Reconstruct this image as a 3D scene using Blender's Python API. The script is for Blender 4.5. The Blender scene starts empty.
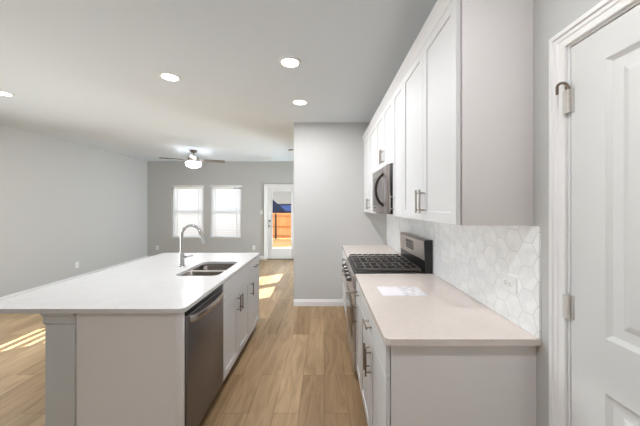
import bpy, bmesh, math, random
from mathutils import Vector, Matrix
random.seed(7)
PI = math.pi
S = bpy.context.scene
COL = S.collection

# ------------------------------------------------------------------ camera
cd = bpy.data.cameras.new('camera')
cam = bpy.data.objects.new('camera', cd)
COL.objects.link(cam)
cam.location = (0, 0, 1.493)
cam.rotation_euler = (PI / 2, 0, 0)
cd.sensor_width = 36
cd.lens = 276 / 640 * 36
cd.shift_x = -4 / 640
cd.shift_y = -7 / 640
cd.clip_start = 0.05
cd.clip_end = 300
S.camera = cam

# ------------------------------------------------------------------ world / sky
W = bpy.data.worlds.new('sky')
S.world = W
W.use_nodes = True
nt = W.node_tree
nt.nodes.clear()
wo = nt.nodes.new('ShaderNodeOutputWorld')
bg = nt.nodes.new('ShaderNodeBackground')
tc = nt.nodes.new('ShaderNodeTexCoord')
sp = nt.nodes.new('ShaderNodeSeparateXYZ')
rp = nt.nodes.new('ShaderNodeValToRGB')
rp.color_ramp.elements[0].position = 0.10
rp.color_ramp.elements[0].color = (0.56, 0.53, 0.50, 1)
rp.color_ramp.elements[1].position = 0.45
rp.color_ramp.elements[1].color = (2.4, 2.5, 2.7, 1)
nt.links.new(tc.outputs['Generated'], sp.inputs[0])
nt.links.new(sp.outputs['Z'], rp.inputs[0])
nt.links.new(rp.outputs[0], bg.inputs[0])
bg.inputs[1].default_value = 1.0
nt.links.new(bg.outputs[0], wo.inputs[0])

# ------------------------------------------------------------------ sun, window daylight and added fill lights
DAY = (0.83, 0.91, 1.0)
def add_sun(direction, strength, color):
    l = bpy.data.lights.new('sun', 'SUN')
    l.energy = strength
    l.angle = math.radians(0.06)
    l.color = color
    o = bpy.data.objects.new('sun', l)
    COL.objects.link(o)
    o.location = (8, 10, 8)
    o.rotation_euler = Vector(direction).to_track_quat('-Z', 'Y').to_euler()

def add_area(name, loc, direction, sx, sy, power, color):
    l = bpy.data.lights.new(name, 'AREA')
    l.shape = 'RECTANGLE'
    l.size, l.size_y = sx, sy
    l.energy = power
    l.color = color
    o = bpy.data.objects.new(name, l)
    COL.objects.link(o)
    o.location = loc
    o.rotation_euler = Vector(direction).to_track_quat('-Z', 'Z').to_euler()

add_sun((-1, -0.70, -0.327), 55.0, (1.0, 0.95, 0.88))
# fill light added behind the viewpoint, outside a made-up window
add_area('back_fill_light', (-2.2, -3.25, 1.45), (0, 1, 0), 4.6, 1.9, 11, DAY)
# main light added from the left, outside a made-up opening beyond the frame
add_area('left_fill_light', (-5.9, 2.45, 1.25), (1, 0, 0), 4.2, 2.6, 215, DAY)
# daylight outside the two living room windows in the right wall
add_area('right_window_daylight', (1.5, 6.65, 1.15), (-1, 0, 0), 2.0, 1.3, 420, DAY)
# daylight on the garden side of the two windows with closed blinds
add_area('far_window_daylight', (-3.27, 8.6, 1.5), (0, -1, 0), 2.6, 1.8, 42, DAY)
CAN_POWER = 15
CAN_COLOR = (0.96, 0.965, 1.0)

# ------------------------------------------------------------------ exposure
S.view_settings.view_transform = 'Standard'
S.view_settings.look = 'None'
S.view_settings.gamma = 1
S.view_settings.use_curve_mapping = False
S.view_settings.exposure = 0.24
S.cycles.use_denoising = True
S.cycles.max_bounces = 14
S.cycles.diffuse_bounces = 10
S.cycles.glossy_bounces = 5
S.cycles.sample_clamp_indirect = 6
S.cycles.caustics_reflective = False
S.cycles.caustics_refractive = False

# ------------------------------------------------------------------ materials
def srgb(r, g, b):
    f = lambda c: (c / 12.92) if c <= 0.04045 else ((c + 0.055) / 1.055) ** 2.4
    return (f(r / 255), f(g / 255), f(b / 255), 1)

def mat(name, col, rough=0.5, metal=0.0, spec=0.5, bump=0.0, bscale=200, var=0.0, vscale=3.0, stretch=None):
    m = bpy.data.materials.new(name)
    m.use_nodes = True
    n = m.node_tree
    b = n.nodes['Principled BSDF']
    b.inputs['Base Color'].default_value = col
    b.inputs['Roughness'].default_value = rough
    b.inputs['Metallic'].default_value = metal
    b.inputs['Specular IOR Level'].default_value = spec
    tcn = n.nodes.new('ShaderNodeTexCoord')
    mp = n.nodes.new('ShaderNodeMapping')
    n.links.new(tcn.outputs['Object'], mp.inputs[0])
    if stretch:
        mp.inputs['Scale'].default_value = stretch
    if var > 0:
        nz = n.nodes.new('ShaderNodeTexNoise')
        nz.inputs['Scale'].default_value = vscale
        nz.inputs['Detail'].default_value = 4
        n.links.new(mp.outputs[0], nz.inputs['Vector'])
        r = n.nodes.new('ShaderNodeValToRGB')
        r.color_ramp.elements[0].position = 0.3
        r.color_ramp.elements[1].position = 0.7
        r.color_ramp.elements[0].color = tuple(c * (1 - var) for c in col[:3]) + (1,)
        r.color_ramp.elements[1].color = tuple(min(1, c * (1 + var)) for c in col[:3]) + (1,)
        n.links.new(nz.outputs['Fac'], r.inputs[0])
        n.links.new(r.outputs[0], b.inputs['Base Color'])
    if bump > 0:
        nz2 = n.nodes.new('ShaderNodeTexNoise')
        nz2.inputs['Scale'].default_value = bscale
        nz2.inputs['Detail'].default_value = 3
        n.links.new(mp.outputs[0], nz2.inputs['Vector'])
        bp = n.nodes.new('ShaderNodeBump')
        bp.inputs['Strength'].default_value = bump
        bp.inputs['Distance'].default_value = 0.002
        n.links.new(nz2.outputs['Fac'], bp.inputs['Height'])
        n.links.new(bp.outputs[0], b.inputs['Normal'])
    return m

def emat(name, col, strength):
    m = bpy.data.materials.new(name)
    m.use_nodes = True
    b = m.node_tree.nodes['Principled BSDF']
    b.inputs['Base Color'].default_value = (0.9, 0.9, 0.9, 1)
    b.inputs['Emission Color'].default_value = col
    b.inputs['Emission Strength'].default_value = strength
    return m

M = {}
M['wall'] = mat('greige_wall_paint', srgb(195, 195, 193), 0.85, spec=0.2, bump=0.12, bscale=160)
M['ceiling'] = mat('ceiling_paint', srgb(222, 229, 235), 0.9, spec=0.15, bump=0.2, bscale=120)
M['white'] = mat('white_trim_paint', srgb(232, 231, 230), 0.4)
M['door'] = mat('white_door_paint', srgb(214, 214, 212), 0.45, bump=0.03, bscale=90)
M['cab'] = mat('white_cabinet_paint', srgb(208, 208, 208), 0.5, spec=0.35)
M['cabside'] = mat('cabinet_side_panel', srgb(222, 218, 217), 0.42)
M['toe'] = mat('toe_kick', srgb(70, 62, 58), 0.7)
M['gap'] = mat('cabinet_edge', srgb(150, 140, 135), 0.6)
M['nickel'] = mat('brushed_nickel', srgb(168, 160, 152), 0.3, 1.0)
M['bronze'] = mat('satin_bronze_pull', srgb(140, 126, 114), 0.33, 1.0)
M['fanmetal'] = mat('fan_satin_nickel', srgb(120, 110, 102), 0.5, 0.7)
M['chrome'] = mat('chrome', srgb(205, 205, 205), 0.12, 1.0)
M['steel'] = mat('stainless_steel', srgb(196, 188, 182), 0.4, 0.8, bump=0.03, bscale=60, stretch=(1, 40, 40))
M['mwsteel'] = mat('microwave_steel', srgb(150, 142, 138), 0.36, 0.85, bump=0.03, bscale=60, stretch=(1, 40, 40))
M['dkhandle'] = mat('dark_handle', srgb(70, 62, 58), 0.35, 0.6)
M['hinge'] = mat('painted_nickel_hinge', srgb(206, 202, 196), 0.4, 0.3)
M['satin'] = mat('satin_steel_rim', srgb(225, 220, 215), 0.35, 0.8)
M['sink'] = mat('sink_steel', srgb(160, 151, 144), 0.26, 1.0, bump=0.03, bscale=60, stretch=(30, 1, 1))
M['slate'] = mat('dark_stainless', srgb(124, 119, 119), 0.38, 0.85, var=0.04, vscale=8, stretch=(1, 1, 30))
M['slatebar'] = mat('dark_stainless_bar', srgb(185, 178, 174), 0.25, 1.0)
M['black'] = mat('black_enamel', srgb(28, 27, 27), 0.3)
M['iron'] = mat('cast_iron', srgb(104, 100, 97), 0.38, 0.6, bump=0.1, bscale=300)
M['dglass'] = mat('black_glass', srgb(22, 21, 22), 0.08)
M['plastic'] = mat('white_plastic', srgb(235, 235, 233), 0.35)
M['slot'] = mat('dark_slot', srgb(60, 58, 56), 0.6)
M['paper'] = None
M['fanblade'] = mat('fan_blade_grey_wood', srgb(112, 106, 100), 0.5, var=0.1, vscale=6, stretch=(1, 12, 1))
M['canlens'] = emat('lit_lens', (1, 0.97, 0.93, 1), 6)
M['bowl'] = emat('lit_frosted_bowl', (0.93, 0.95, 1, 1), 24)

def quartz(name, base, vein):
    m = mat(name, base, 0.16, var=0.02, vscale=9)
    n = m.node_tree
    b = n.nodes['Principled BSDF']
    src = b.inputs['Base Color'].links[0].from_socket
    nz = n.nodes.new('ShaderNodeTexNoise')
    nz.inputs['Scale'].default_value = 60
    nz.inputs['Detail'].default_value = 6
    tcn = n.nodes.new('ShaderNodeTexCoord')
    n.links.new(tcn.outputs['Object'], nz.inputs['Vector'])
    r = n.nodes.new('ShaderNodeValToRGB')
    r.color_ramp.elements[0].position = 0.56
    r.color_ramp.elements[1].position = 0.74
    n.links.new(nz.outputs['Fac'], r.inputs[0])
    mx = n.nodes.new('ShaderNodeMix')
    mx.data_type = 'RGBA'
    n.links.new(r.outputs[0], mx.inputs[0])
    n.links.new(src, mx.inputs[6])
    mx.inputs[7].default_value = vein
    n.links.new(mx.outputs[2], b.inputs['Base Color'])
    return m
M['quartz'] = quartz('white_quartz', srgb(209, 208, 207), srgb(200, 198, 196))
M['quartz_warm_lit'] = quartz('white_quartz_warm_lit', srgb(214, 204, 197), srgb(204, 192, 183))  # same quartz as the island, warm bounce light put into its tint

def floor_mat():
    m = bpy.data.materials.new('oak_plank_floor')
    m.use_nodes = True
    n = m.node_tree
    b = n.nodes['Principled BSDF']
    b.inputs['Roughness'].default_value = 0.42
    b.inputs['Specular IOR Level'].default_value = 0.35
    tcn = n.nodes.new('ShaderNodeTexCoord')
    sx = n.nodes.new('ShaderNodeSeparateXYZ')
    n.links.new(tcn.outputs['Object'], sx.inputs[0])
    cx = n.nodes.new('ShaderNodeCombineXYZ')
    n.links.new(sx.outputs['Y'], cx.inputs['X'])
    n.links.new(sx.outputs['X'], cx.inputs['Y'])
    def brick(c1, c2, mortar, ms):
        k = n.nodes.new('ShaderNodeTexBrick')
        k.offset = 0.37
        k.offset_frequency = 2
        k.inputs['Scale'].default_value = 1
        k.inputs['Brick Width'].default_value = 1.22
        k.inputs['Row Height'].default_value = 0.182
        k.inputs['Mortar Size'].default_value = ms
        k.inputs['Mortar Smooth'].default_value = 0.3
        k.inputs['Bias'].default_value = 0
        k.inputs['Color1'].default_value = c1
        k.inputs['Color2'].default_value = c2
        k.inputs['Mortar'].default_value = mortar
        n.links.new(cx.outputs[0], k.inputs['Vector'])
        return k
    k = brick(srgb(148, 121, 89), srgb(178, 150, 115), srgb(112, 86, 60), 0.0016)
    kr = brick((0, 0, 0, 1), (1, 1, 1, 1), (0.5, 0.5, 0.5, 1), 0.0)
    # grain, shifted per plank
    sc = n.nodes.new('ShaderNodeVectorMath')
    sc.operation = 'MULTIPLY_ADD'
    sc.inputs[1].default_value = (31, 17, 11)
    mp = n.nodes.new('ShaderNodeMapping')
    mp.inputs['Scale'].default_value = (2.2, 16, 1)
    n.links.new(cx.outputs[0], mp.inputs[0])
    n.links.new(kr.outputs['Color'], sc.inputs[0])
    n.links.new(mp.outputs[0], sc.inputs[2])
    nz = n.nodes.new('ShaderNodeTexNoise')
    nz.inputs['Scale'].default_value = 1.0
    nz.inputs['Detail'].default_value = 5
    nz.inputs['Distortion'].default_value = 1.1
    n.links.new(sc.outputs[0], nz.inputs['Vector'])
    r = n.nodes.new('ShaderNodeValToRGB')
    r.color_ramp.elements[0].position = 0.32
    r.color_ramp.elements[0].color = (0.70, 0.68, 0.64, 1)
    r.color_ramp.elements[1].position = 0.66
    r.color_ramp.elements[1].color = (1.06, 1.06, 1.06, 1)
    n.links.new(nz.outputs['Fac'], r.inputs[0])
    mx = n.nodes.new('ShaderNodeMix')
    mx.data_type = 'RGBA'
    mx.blend_type = 'MULTIPLY'
    mx.inputs[0].default_value = 1
    n.links.new(k.outputs['Color'], mx.inputs[6])
    n.links.new(r.outputs[0], mx.inputs[7])
    n.links.new(mx.outputs[2], b.inputs['Base Color'])
    bp = n.nodes.new('ShaderNodeBump')
    bp.inputs['Strength'].default_value = 0.15
    bp.inputs['Distance'].default_value = 0.002
    n.links.new(nz.outputs['Fac'], bp.inputs['Height'])
    n.links.new(bp.outputs[0], b.inputs['Normal'])
    return m
M['floor'] = floor_mat()

def hex_mat():
    m = bpy.data.materials.new('marble_hexagon_tile')
    m.use_nodes = True
    n = m.node_tree
    b = n.nodes['Principled BSDF']
    b.inputs['Roughness'].default_value = 0.2
    L = n.links.new
    def vm(op, a, bb=None, c=None):
        k = n.nodes.new('ShaderNodeVectorMath')
        k.operation = op
        for i, v in enumerate((a, bb, c)):
            if v is None: continue
            if isinstance(v, (tuple, Vector)): k.inputs[i].default_value = v
            else: L(v, k.inputs[i])
        return k
    def fm(op, a, bb=None):
        k = n.nodes.new('ShaderNodeMath')
        k.operation = op
        for i, v in enumerate((a, bb)):
            if v is None: continue
            if isinstance(v, (int, float)): k.inputs[i].default_value = v
            else: L(v, k.inputs[i])
        return k.outputs[0]
    tcn = n.nodes.new('ShaderNodeTexCoord')
    sx = n.nodes.new('ShaderNodeSeparateXYZ')
    L(tcn.outputs['Object'], sx.inputs[0])
    cx = n.nodes.new('ShaderNodeCombineXYZ')      # flat-topped hexagons: flat-to-flat axis is Z
    L(sx.outputs['Z'], cx.inputs['X'])
    L(sx.outputs['Y'], cx.inputs['Y'])
    F = 0.108
    p = vm('MULTIPLY', cx.outputs[0], (1 / F, 1 / F, 0)).outputs[0]
    p = vm('ADD', p, (40.2, 40.9, 0)).outputs[0]
    R = (1, 1.7320508, 1)
    H = (0.5, 0.8660254, 0)
    a = vm('SUBTRACT', vm('MODULO', p, R).outputs[0], H).outputs[0]
    c = vm('SUBTRACT', vm('MODULO', vm('SUBTRACT', p, H).outputs[0], R).outputs[0], H).outputs[0]
    la = vm('DOT_PRODUCT', a, a).outputs['Value']
    lc = vm('DOT_PRODUCT', c, c).outputs['Value']
    sel = fm('LESS_THAN', la, lc)
    mx = n.nodes.new('ShaderNodeMix')
    mx.data_type = 'VECTOR'
    L(sel, mx.inputs[0]); L(c, mx.inputs[4]); L(a, mx.inputs[5])
    g = mx.outputs[1]
    ab = vm('ABSOLUTE', g).outputs[0]
    d1 = vm('DOT_PRODUCT', ab, H).outputs['Value']
    s2 = n.nodes.new('ShaderNodeSeparateXYZ')
    L(ab, s2.inputs[0])
    d = fm('MAXIMUM', d1, s2.outputs['X'])
    grout = fm('GREATER_THAN', d, 0.482)
    cell = vm('SUBTRACT', p, g).outputs[0]
    cell = vm('SNAP', vm('ADD', cell, (0.05, 0.05, 0)).outputs[0], (0.25, 0.25, 1)).outputs[0]
    wn = n.nodes.new('ShaderNodeTexWhiteNoise')
    wn.noise_dimensions = '3D'
    L(cell, wn.inputs['Vector'])
    # marble veins, moved per tile
    off = vm('MULTIPLY_ADD', wn.outputs['Color'], (7, 7, 7), tcn.outputs['Object']).outputs[0]
    nz = n.nodes.new('ShaderNodeTexNoise')
    nz.inputs['Scale'].default_value = 9
    nz.inputs['Detail'].default_value = 5
    nz.inputs['Distortion'].default_value = 1.4
    L(off, nz.inputs['Vector'])
    r = n.nodes.new('ShaderNodeValToRGB')
    r.color_ramp.elements[0].position = 0.35
    r.color_ramp.elements[0].color = srgb(238, 240, 240)
    r.color_ramp.elements[1].position = 0.62
    r.color_ramp.elements[1].color = srgb(250, 251, 251)
    L(nz.outputs['Fac'], r.inputs[0])
    tone = n.nodes.new('ShaderNodeMix')
    tone.data_type = 'RGBA'
    tone.blend_type = 'MULTIPLY'
    tone.inputs[0].default_value = 1
    vr = n.nodes.new('ShaderNodeValToRGB')
    vr.color_ramp.elements[0].color = (0.96, 0.96, 0.96, 1)
    vr.color_ramp.elements[1].color = (1, 1, 1, 1)
    L(wn.outputs['Value'], vr.inputs[0])
    L(r.outputs[0], tone.inputs[6]); L(vr.outputs[0], tone.inputs[7])
    fin = n.nodes.new('ShaderNodeMix')
    fin.data_type = 'RGBA'
    L(grout, fin.inputs[0])
    L(tone.outputs[2], fin.inputs[6])
    fin.inputs[7].default_value = srgb(216, 215, 212)
    L(fin.outputs[2], b.inputs['Base Color'])
    ro = n.nodes.new('ShaderNodeMix')
    L(grout, ro.inputs[0])
    ro.inputs[2].default_value = 0.2
    ro.inputs[3].default_value = 0.8
    L(ro.outputs[0], b.inputs['Roughness'])
    return m
M['hex'] = hex_mat()

def paper_mat():
    m = mat('printed_sheet', srgb(238, 234, 238), 0.35)
    n = m.node_tree
    b = n.nodes['Principled BSDF']
    tcn = n.nodes.new('ShaderNodeTexCoord')
    sx = n.nodes.new('ShaderNodeSeparateXYZ')
    n.links.new(tcn.outputs['Object'], sx.inputs[0])
    nz = n.nodes.new('ShaderNodeTexNoise')
    nz.inputs['Scale'].default_value = 28
    n.links.new(tcn.outputs['Object'], nz.inputs['Vector'])
    gt = n.nodes.new('ShaderNodeMath')
    gt.operation = 'GREATER_THAN'
    n.links.new(sx.outputs['X'], gt.inputs[0])
    gt.inputs[1].default_value = 0.0
    r = n.nodes.new('ShaderNodeValToRGB')
    r.color_ramp.elements[0].position = 0.4
    r.color_ramp.elements[0].color = srgb(205, 203, 206)
    r.color_ramp.elements[1].position = 0.62
    r.color_ramp.elements[1].color = srgb(238, 235, 238)
    n.links.new(nz.outputs['Fac'], r.inputs[0])
    mx = n.nodes.new('ShaderNodeMix')
    mx.data_type = 'RGBA'
    n.links.new(gt.outputs[0], mx.inputs[0])
    mx.inputs[6].default_value = srgb(240, 236, 241)
    n.links.new(r.outputs[0], mx.inputs[7])
    n.links.new(mx.outputs[2], b.inputs['Base Color'])
    return m
M['paper'] = paper_mat()

def slat_mat():
    m = mat('white_blind_slat', srgb(240, 239, 237), 0.5)
    n = m.node_tree
    b = n.nodes['Principled BSDF']
    tr = n.nodes.new('ShaderNodeBsdfTranslucent')
    tr.inputs[0].default_value = (0.95, 0.96, 0.98, 1)
    mx = n.nodes.new('ShaderNodeMixShader')
    mx.inputs[0].default_value = 0.6
    out = n.nodes['Material Output']
    n.links.new(b.outputs[0], mx.inputs[1])
    n.links.new(tr.outputs[0], mx.inputs[2])
    n.links.new(mx.outputs[0], out.inputs[0])
    return m
M['slat'] = slat_mat()

def glass_mat():
    m = bpy.data.materials.new('window_glass')
    m.use_nodes = True
    n = m.node_tree
    n.nodes.clear()
    out = n.nodes.new('ShaderNodeOutputMaterial')
    t = n.nodes.new('ShaderNodeBsdfTransparent')
    t.inputs[0].default_value = (0.95, 0.97, 0.96, 1)
    g = n.nodes.new('ShaderNodeBsdfGlossy')
    g.inputs['Roughness'].default_value = 0.02
    f = n.nodes.new('ShaderNodeFresnel')
    f.inputs[0].default_value = 1.35
    mx = n.nodes.new('ShaderNodeMixShader')
    n.links.new(f.outputs[0], mx.inputs[0])
    n.links.new(t.outputs[0], mx.inputs[1])
    n.links.new(g.outputs[0], mx.inputs[2])
    n.links.new(mx.outputs[0], out.inputs[0])
    return m
M['glass'] = glass_mat()
M['fence'] = mat('cedar_board', srgb(226, 160, 104), 0.8, var=0.16, vscale=1.0, stretch=(7, 1, 0.4))
M['rail'] = mat('cedar_rail', srgb(196, 128, 80), 0.8)
M['post'] = mat('green_steel_post', srgb(50, 58, 52), 0.6)
M['ground'] = mat('dry_tan_ground', srgb(176, 142, 92), 0.95, var=0.08, vscale=1.5)
M['patio'] = mat('patio_concrete', srgb(150, 148, 140), 0.9, var=0.05, vscale=4)
M['shingle'] = mat('blue_grey_shingles', srgb(34, 44, 76), 1.0, spec=0.0, var=0.12, vscale=14)
M['fascia'] = mat('dark_fascia', srgb(40, 38, 44), 0.7)
M['siding'] = mat('neighbour_siding', srgb(60, 62, 80), 0.9, var=0.05, vscale=4)

# ------------------------------------------------------------------ mesh helpers
def box(bm, x0, y0, z0, x1, y1, z1, bev=0.0, seg=2, mtx=None):
    r = bmesh.ops.create_cube(bm, size=1)
    vs = r['verts']
    T = Matrix.Translation(((x0 + x1) / 2, (y0 + y1) / 2, (z0 + z1) / 2)) @ Matrix.Diagonal((x1 - x0, y1 - y0, z1 - z0, 1))
    bmesh.ops.transform(bm, matrix=T, verts=vs)
    if bev > 0:
        es = list({e for v in vs for e in v.link_edges})
        nv = bmesh.ops.bevel(bm, geom=es, offset=bev, segments=seg, affect='EDGES', profile=0.5)
        vs = list({v for f in nv['faces'] for v in f.verts} | {v for v in vs if v.is_valid})
    if mtx is not None:
        bmesh.ops.transform(bm, matrix=mtx, verts=vs)
    return vs

def cyl(bm, p0, p1, r0, r1=None, n=20, caps=True):
    p0, p1 = Vector(p0), Vector(p1)
    r1 = r0 if r1 is None else r1
    d = p1 - p0
    res = bmesh.ops.create_cone(bm, cap_ends=caps, cap_tris=False, segments=n, radius1=r0, radius2=r1, depth=d.length)
    T = Matrix.Translation((p0 + p1) / 2) @ d.to_track_quat('Z', 'Y').to_matrix().to_4x4()
    bmesh.ops.transform(bm, matrix=T, verts=res['verts'])

def loft(bm, rings, cap0=True, cap1=True, closed=True):
    R = [[bm.verts.new(p) for p in ring] for ring in rings]
    k = len(R[0])
    for a, b in zip(R, R[1:]):
        for i in range(k if closed else k - 1):
            j = (i + 1) % k
            bm.faces.new((a[i], a[j], b[j], b[i]))
    if cap0: bm.faces.new(R[0][::-1])
    if cap1: bm.faces.new(R[-1])
    return R

def lathe(bm, c, prof, n=32, cap0=False, cap1=False):
    rings = [[(c[0] + r * math.cos(2 * PI * i / n), c[1] + r * math.sin(2 * PI * i / n), c[2] + z) for i in range(n)] for r, z in prof]
    loft(bm, rings, cap0, cap1)

def tube(bm, pts, rad, n=12):
    pts = [Vector(p) for p in pts]
    if not isinstance(rad, (list, tuple)): rad = [rad] * len(pts)
    rings = []
    up = None
    for i, p in enumerate(pts):
        t = (pts[min(i + 1, len(pts) - 1)] - pts[max(i - 1, 0)]).normalized()
        if up is None:
            up = Vector((0, 0, 1)) if abs(t.z) < 0.9 else Vector((0, 1, 0))
        a = (up - t * up.dot(t)).normalized()
        b = t.cross(a)
        up = a
        rings.append([p + (a * math.cos(2 * PI * k / n) + b * math.sin(2 * PI * k / n)) * rad[i] for k in range(n)])
    loft(bm, rings)

def rrect(x0, y0, x1, y1, r, z, n=6):
    out = []
    for cx, cy, a0 in ((x1 - r, y1 - r, 0), (x0 + r, y1 - r, PI / 2), (x0 + r, y0 + r, PI), (x1 - r, y0 + r, 1.5 * PI)):
        for i in range(n + 1):
            a = a0 + PI / 2 * i / n
            out.append((cx + r * math.cos(a), cy + r * math.sin(a), z))
    return out

def world_loc(o):
    v = Vector((0, 0, 0))
    while o is not None:
        v = v + o.location
        o = o.parent
    return v

def link(name, bm, m, parent=None, loc=None, angle=35, mats=None):
    bmesh.ops.recalc_face_normals(bm, faces=bm.faces)
    base = world_loc(parent) if parent else Vector(loc or (0, 0, 0))
    bmesh.ops.translate(bm, vec=-base, verts=bm.verts)
    me = bpy.data.meshes.new(name)
    bm.to_mesh(me)
    bm.free()
    for f in me.polygons: f.use_smooth = True
    me.set_sharp_from_angle(angle=math.radians(angle))
    me.materials.append(m)
    o = bpy.data.objects.new(name, me)
    COL.objects.link(o)
    if parent: o.parent = parent
    else: o.location = base
    return o

def tag(o, label, cat, group=None):
    o['label'] = label
    o['category'] = cat
    if group: o['group'] = group
    return o

def thing(name, label, cat, loc, group=None):
    o = bpy.data.objects.new(name, None)
    COL.objects.link(o)
    o.location = loc
    o.empty_display_size = 0.1
    return tag(o, label, cat, group)

def struct(o):
    o['kind'] = 'structure'
    return o

def NB(): return bmesh.new()

def bx(name, m, parent, *c, bev=0.0, loc=None):
    bm = NB()
    box(bm, *c, bev=bev)
    return link(name, bm, m, parent, loc)

# oriented face mapping: u across, v up, w outwards
def FM(face, pos):
    if face == 'x-': return lambda u, v, w: (pos - w, u, v)
    if face == 'x+': return lambda u, v, w: (pos + w, u, v)
    if face == 'y-': return lambda u, v, w: (u, pos - w, v)

def shaker(name, m, parent, face, pos, u0, u1, v0, v1, t=0.019, stile=0.058, flat=False):
    """cabinet door or drawer front standing on plane pos, front at pos +/- t"""
    f = FM(face, pos)
    bm = NB()
    R = lambda i, w: [f(u0 + i, v0 + i, w), f(u1 - i, v0 + i, w), f(u1 - i, v1 - i, w), f(u0 + i, v1 - i, w)]
    rings = [R(0, 0), R(0, t - 0.0015), R(0.0015, t)]
    if not flat:
        rings += [R(stile, t), R(stile + 0.003, t - 0.0065)]
    loft(bm, rings)
    return link(name, bm, m, parent, angle=20)

def pull(parent, face, pos, u, v, length, vertical=True, m=None, off=0.032, r=0.0058):
    """bar pull centred at (u, v) on plane pos"""
    f = FM(face, pos)
    bm = NB()
    h = length / 2
    a, b = ((u, v - h), (u, v + h)) if vertical else ((u - h, v), (u + h, v))
    cyl(bm, f(a[0], a[1], off), f(b[0], b[1], off), r, n=12)
    k = 0.72
    for s in (-1, 1):
        q = (u, v + s * h * k) if vertical else (u + s * h * k, v)
        cyl(bm, f(q[0], q[1], 0.0), f(q[0], q[1], off), r * 0.8, n=10)
    return link('handle', bm, m or M['bronze'], parent)

def wall(name, m, axis, p0, p1, u0, u1, z0, z1, holes=()):
    """wall slab between axis=p0 and axis=p1; holes are (u0,u1,z0,z1)"""
    us = sorted({u0, u1, *[h[0] for h in holes], *[h[1] for h in holes]})
    zs = sorted({z0, z1, *[h[2] for h in holes], *[h[3] for h in holes]})
    us = [u for u in us if u0 <= u <= u1]
    zs = [z for z in zs if z0 <= z <= z1]
    P = (lambda p, u, z: (p, u, z)) if axis == 'x' else (lambda p, u, z: (u, p, z))
    bm = NB()
    V = {}
    def v(p, i, j):
        key = (p, i, j)
        if key not in V: V[key] = bm.verts.new(P(p, us[i], zs[j]))
        return V[key]
    def full(i, j):
        if not (0 <= i < len(us) - 1 and 0 <= j < len(zs) - 1): return False
        cu, cz = (us[i] + us[i + 1]) / 2, (zs[j] + zs[j + 1]) / 2
        return not any(h[0] < cu < h[1] and h[2] < cz < h[3] for h in holes)
    for i in range(len(us) - 1):
        for j in range(len(zs) - 1):
            if not full(i, j): continue
            for p in (p0, p1):
                bm.faces.new((v(p, i, j), v(p, i + 1, j), v(p, i + 1, j + 1), v(p, i, j + 1)))
            for (di, dj, a, b) in ((-1, 0, (i, j), (i, j + 1)), (1, 0, (i + 1, j), (i + 1, j + 1)), (0, -1, (i, j), (i + 1, j)), (0, 1, (i, j + 1), (i + 1, j + 1))):
                if not full(i + di, j + dj):
                    bm.faces.new((v(p0, *a), v(p0, *b), v(p1, *b), v(p1, *a)))
    return struct(link(name, bm, m, None, (us[0] if axis == 'y' else p0, p0 if axis == 'y' else us[0], z0)))

def casing(name, m, parent, f, u0, u1, vtop, width=0.066, th=0.02):
    prof = [(0, 0), (0, th * 0.5), (0.006, th * 0.62), (0.010, th * 0.52), (0.026, th * 0.56), (0.030, th * 0.75), (width * 0.68, th * 0.8), (width * 0.72, th * 1.1), (width * 0.9, th * 1.2), (width, th * 1.0), (width, 0)]
    st = []
    for k in range(4):
        ring = []
        for o, w in prof:
            if k == 0: ring.append(f(u0 - o, 0, w))
            if k == 1: ring.append(f(u0 - o, vtop + o, w))
            if k == 2: ring.append(f(u1 + o, vtop + o, w))
            if k == 3: ring.append(f(u1 + o, 0, w))
        st.append(ring)
    bm = NB()
    loft(bm, st)
    return link(name, bm, m, parent, angle=15)

def baseboard(name, axis, p, out, u0, u1, h=0.1, t=0.014):
    """board along u standing in front of plane p; out = +1/-1 direction from the wall"""
    prof = [(0, 0), (t, 0), (t, h * 0.68), (t * 0.8, h * 0.72), (t * 0.6, h * 0.9), (t * 0.35, h), (0, h)]
    bm = NB()
    mk = lambda u: [((p + out * a, u, b) if axis == 'x' else (u, p + out * a, b)) for a, b in prof]
    loft(bm, [mk(u0), mk(u1)])
    return struct(link(name, bm, M['white'], None, mk(u0)[0], angle=20))

# ------------------------------------------------------------------ room shell
XL, XR, YB, YF, CH = -4.94, 0.945, -3.0, 7.717, 2.743
YM = 4.125
bm = NB(); box(bm, XL - 0.12, YB - 0.12, -0.1, XR + 0.12, YF + 0.12, 0)
struct(link('floor', bm, M['floor'], None, (0, 0, 0)))
bm = NB(); box(bm, XL - 0.12, YB - 0.12, CH, XR + 0.12, YF + 0.12, CH + 0.1)
struct(link('ceiling', bm, M['ceiling'], None, (0, 0, CH)))
FILL_WIN_LEFT = (0.9, 4.0, 0.06, 2.42)  # opening added for the left light
wall('wall_left', M['wall'], 'x', XL - 0.12, XL, YB, YF, 0, CH, (FILL_WIN_LEFT,))
WIN1, WIN2 = (-4.253, -3.358, 0.598, 2.072), (-3.179, -2.29, 0.598, 2.072)
DOOR = (-1.612, -0.758, 0, 2.04)
wall('wall_far', M['wall'], 'y', YF, YF + 0.13, XL - 0.12, XR + 0.12, 0, CH, (WIN1, WIN2, DOOR))
WIN3, WIN4 = (5.815, 6.525, 0.6, 1.535), (6.705, 7.5, 0.6, 1.535)
PANTRY = (0.262, 1.078, 0, 2.118)
wall('wall_right', M['wall'], 'x', XR, XR + 0.13, YB, YF, 0, CH, (PANTRY, WIN3, WIN4))
wall('wall_middle', M['wall'], 'y', YM, YM + 0.115, -0.453, XR, 0, CH)
FILL_WIN_BACK = (-4.4, 0.0, 0.6, 2.3)  # opening added for the fill from behind
wall('wall_back', M['wall'], 'y', YB - 0.12, YB, XL - 0.12, XR + 0.12, 0, CH, (FILL_WIN_BACK,))
baseboard('baseboard_left', 'x', XL, 1, 4.02, YF - 0.015)
baseboard('baseboard_far', 'y', YF, -1, XL, -1.68)
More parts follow.
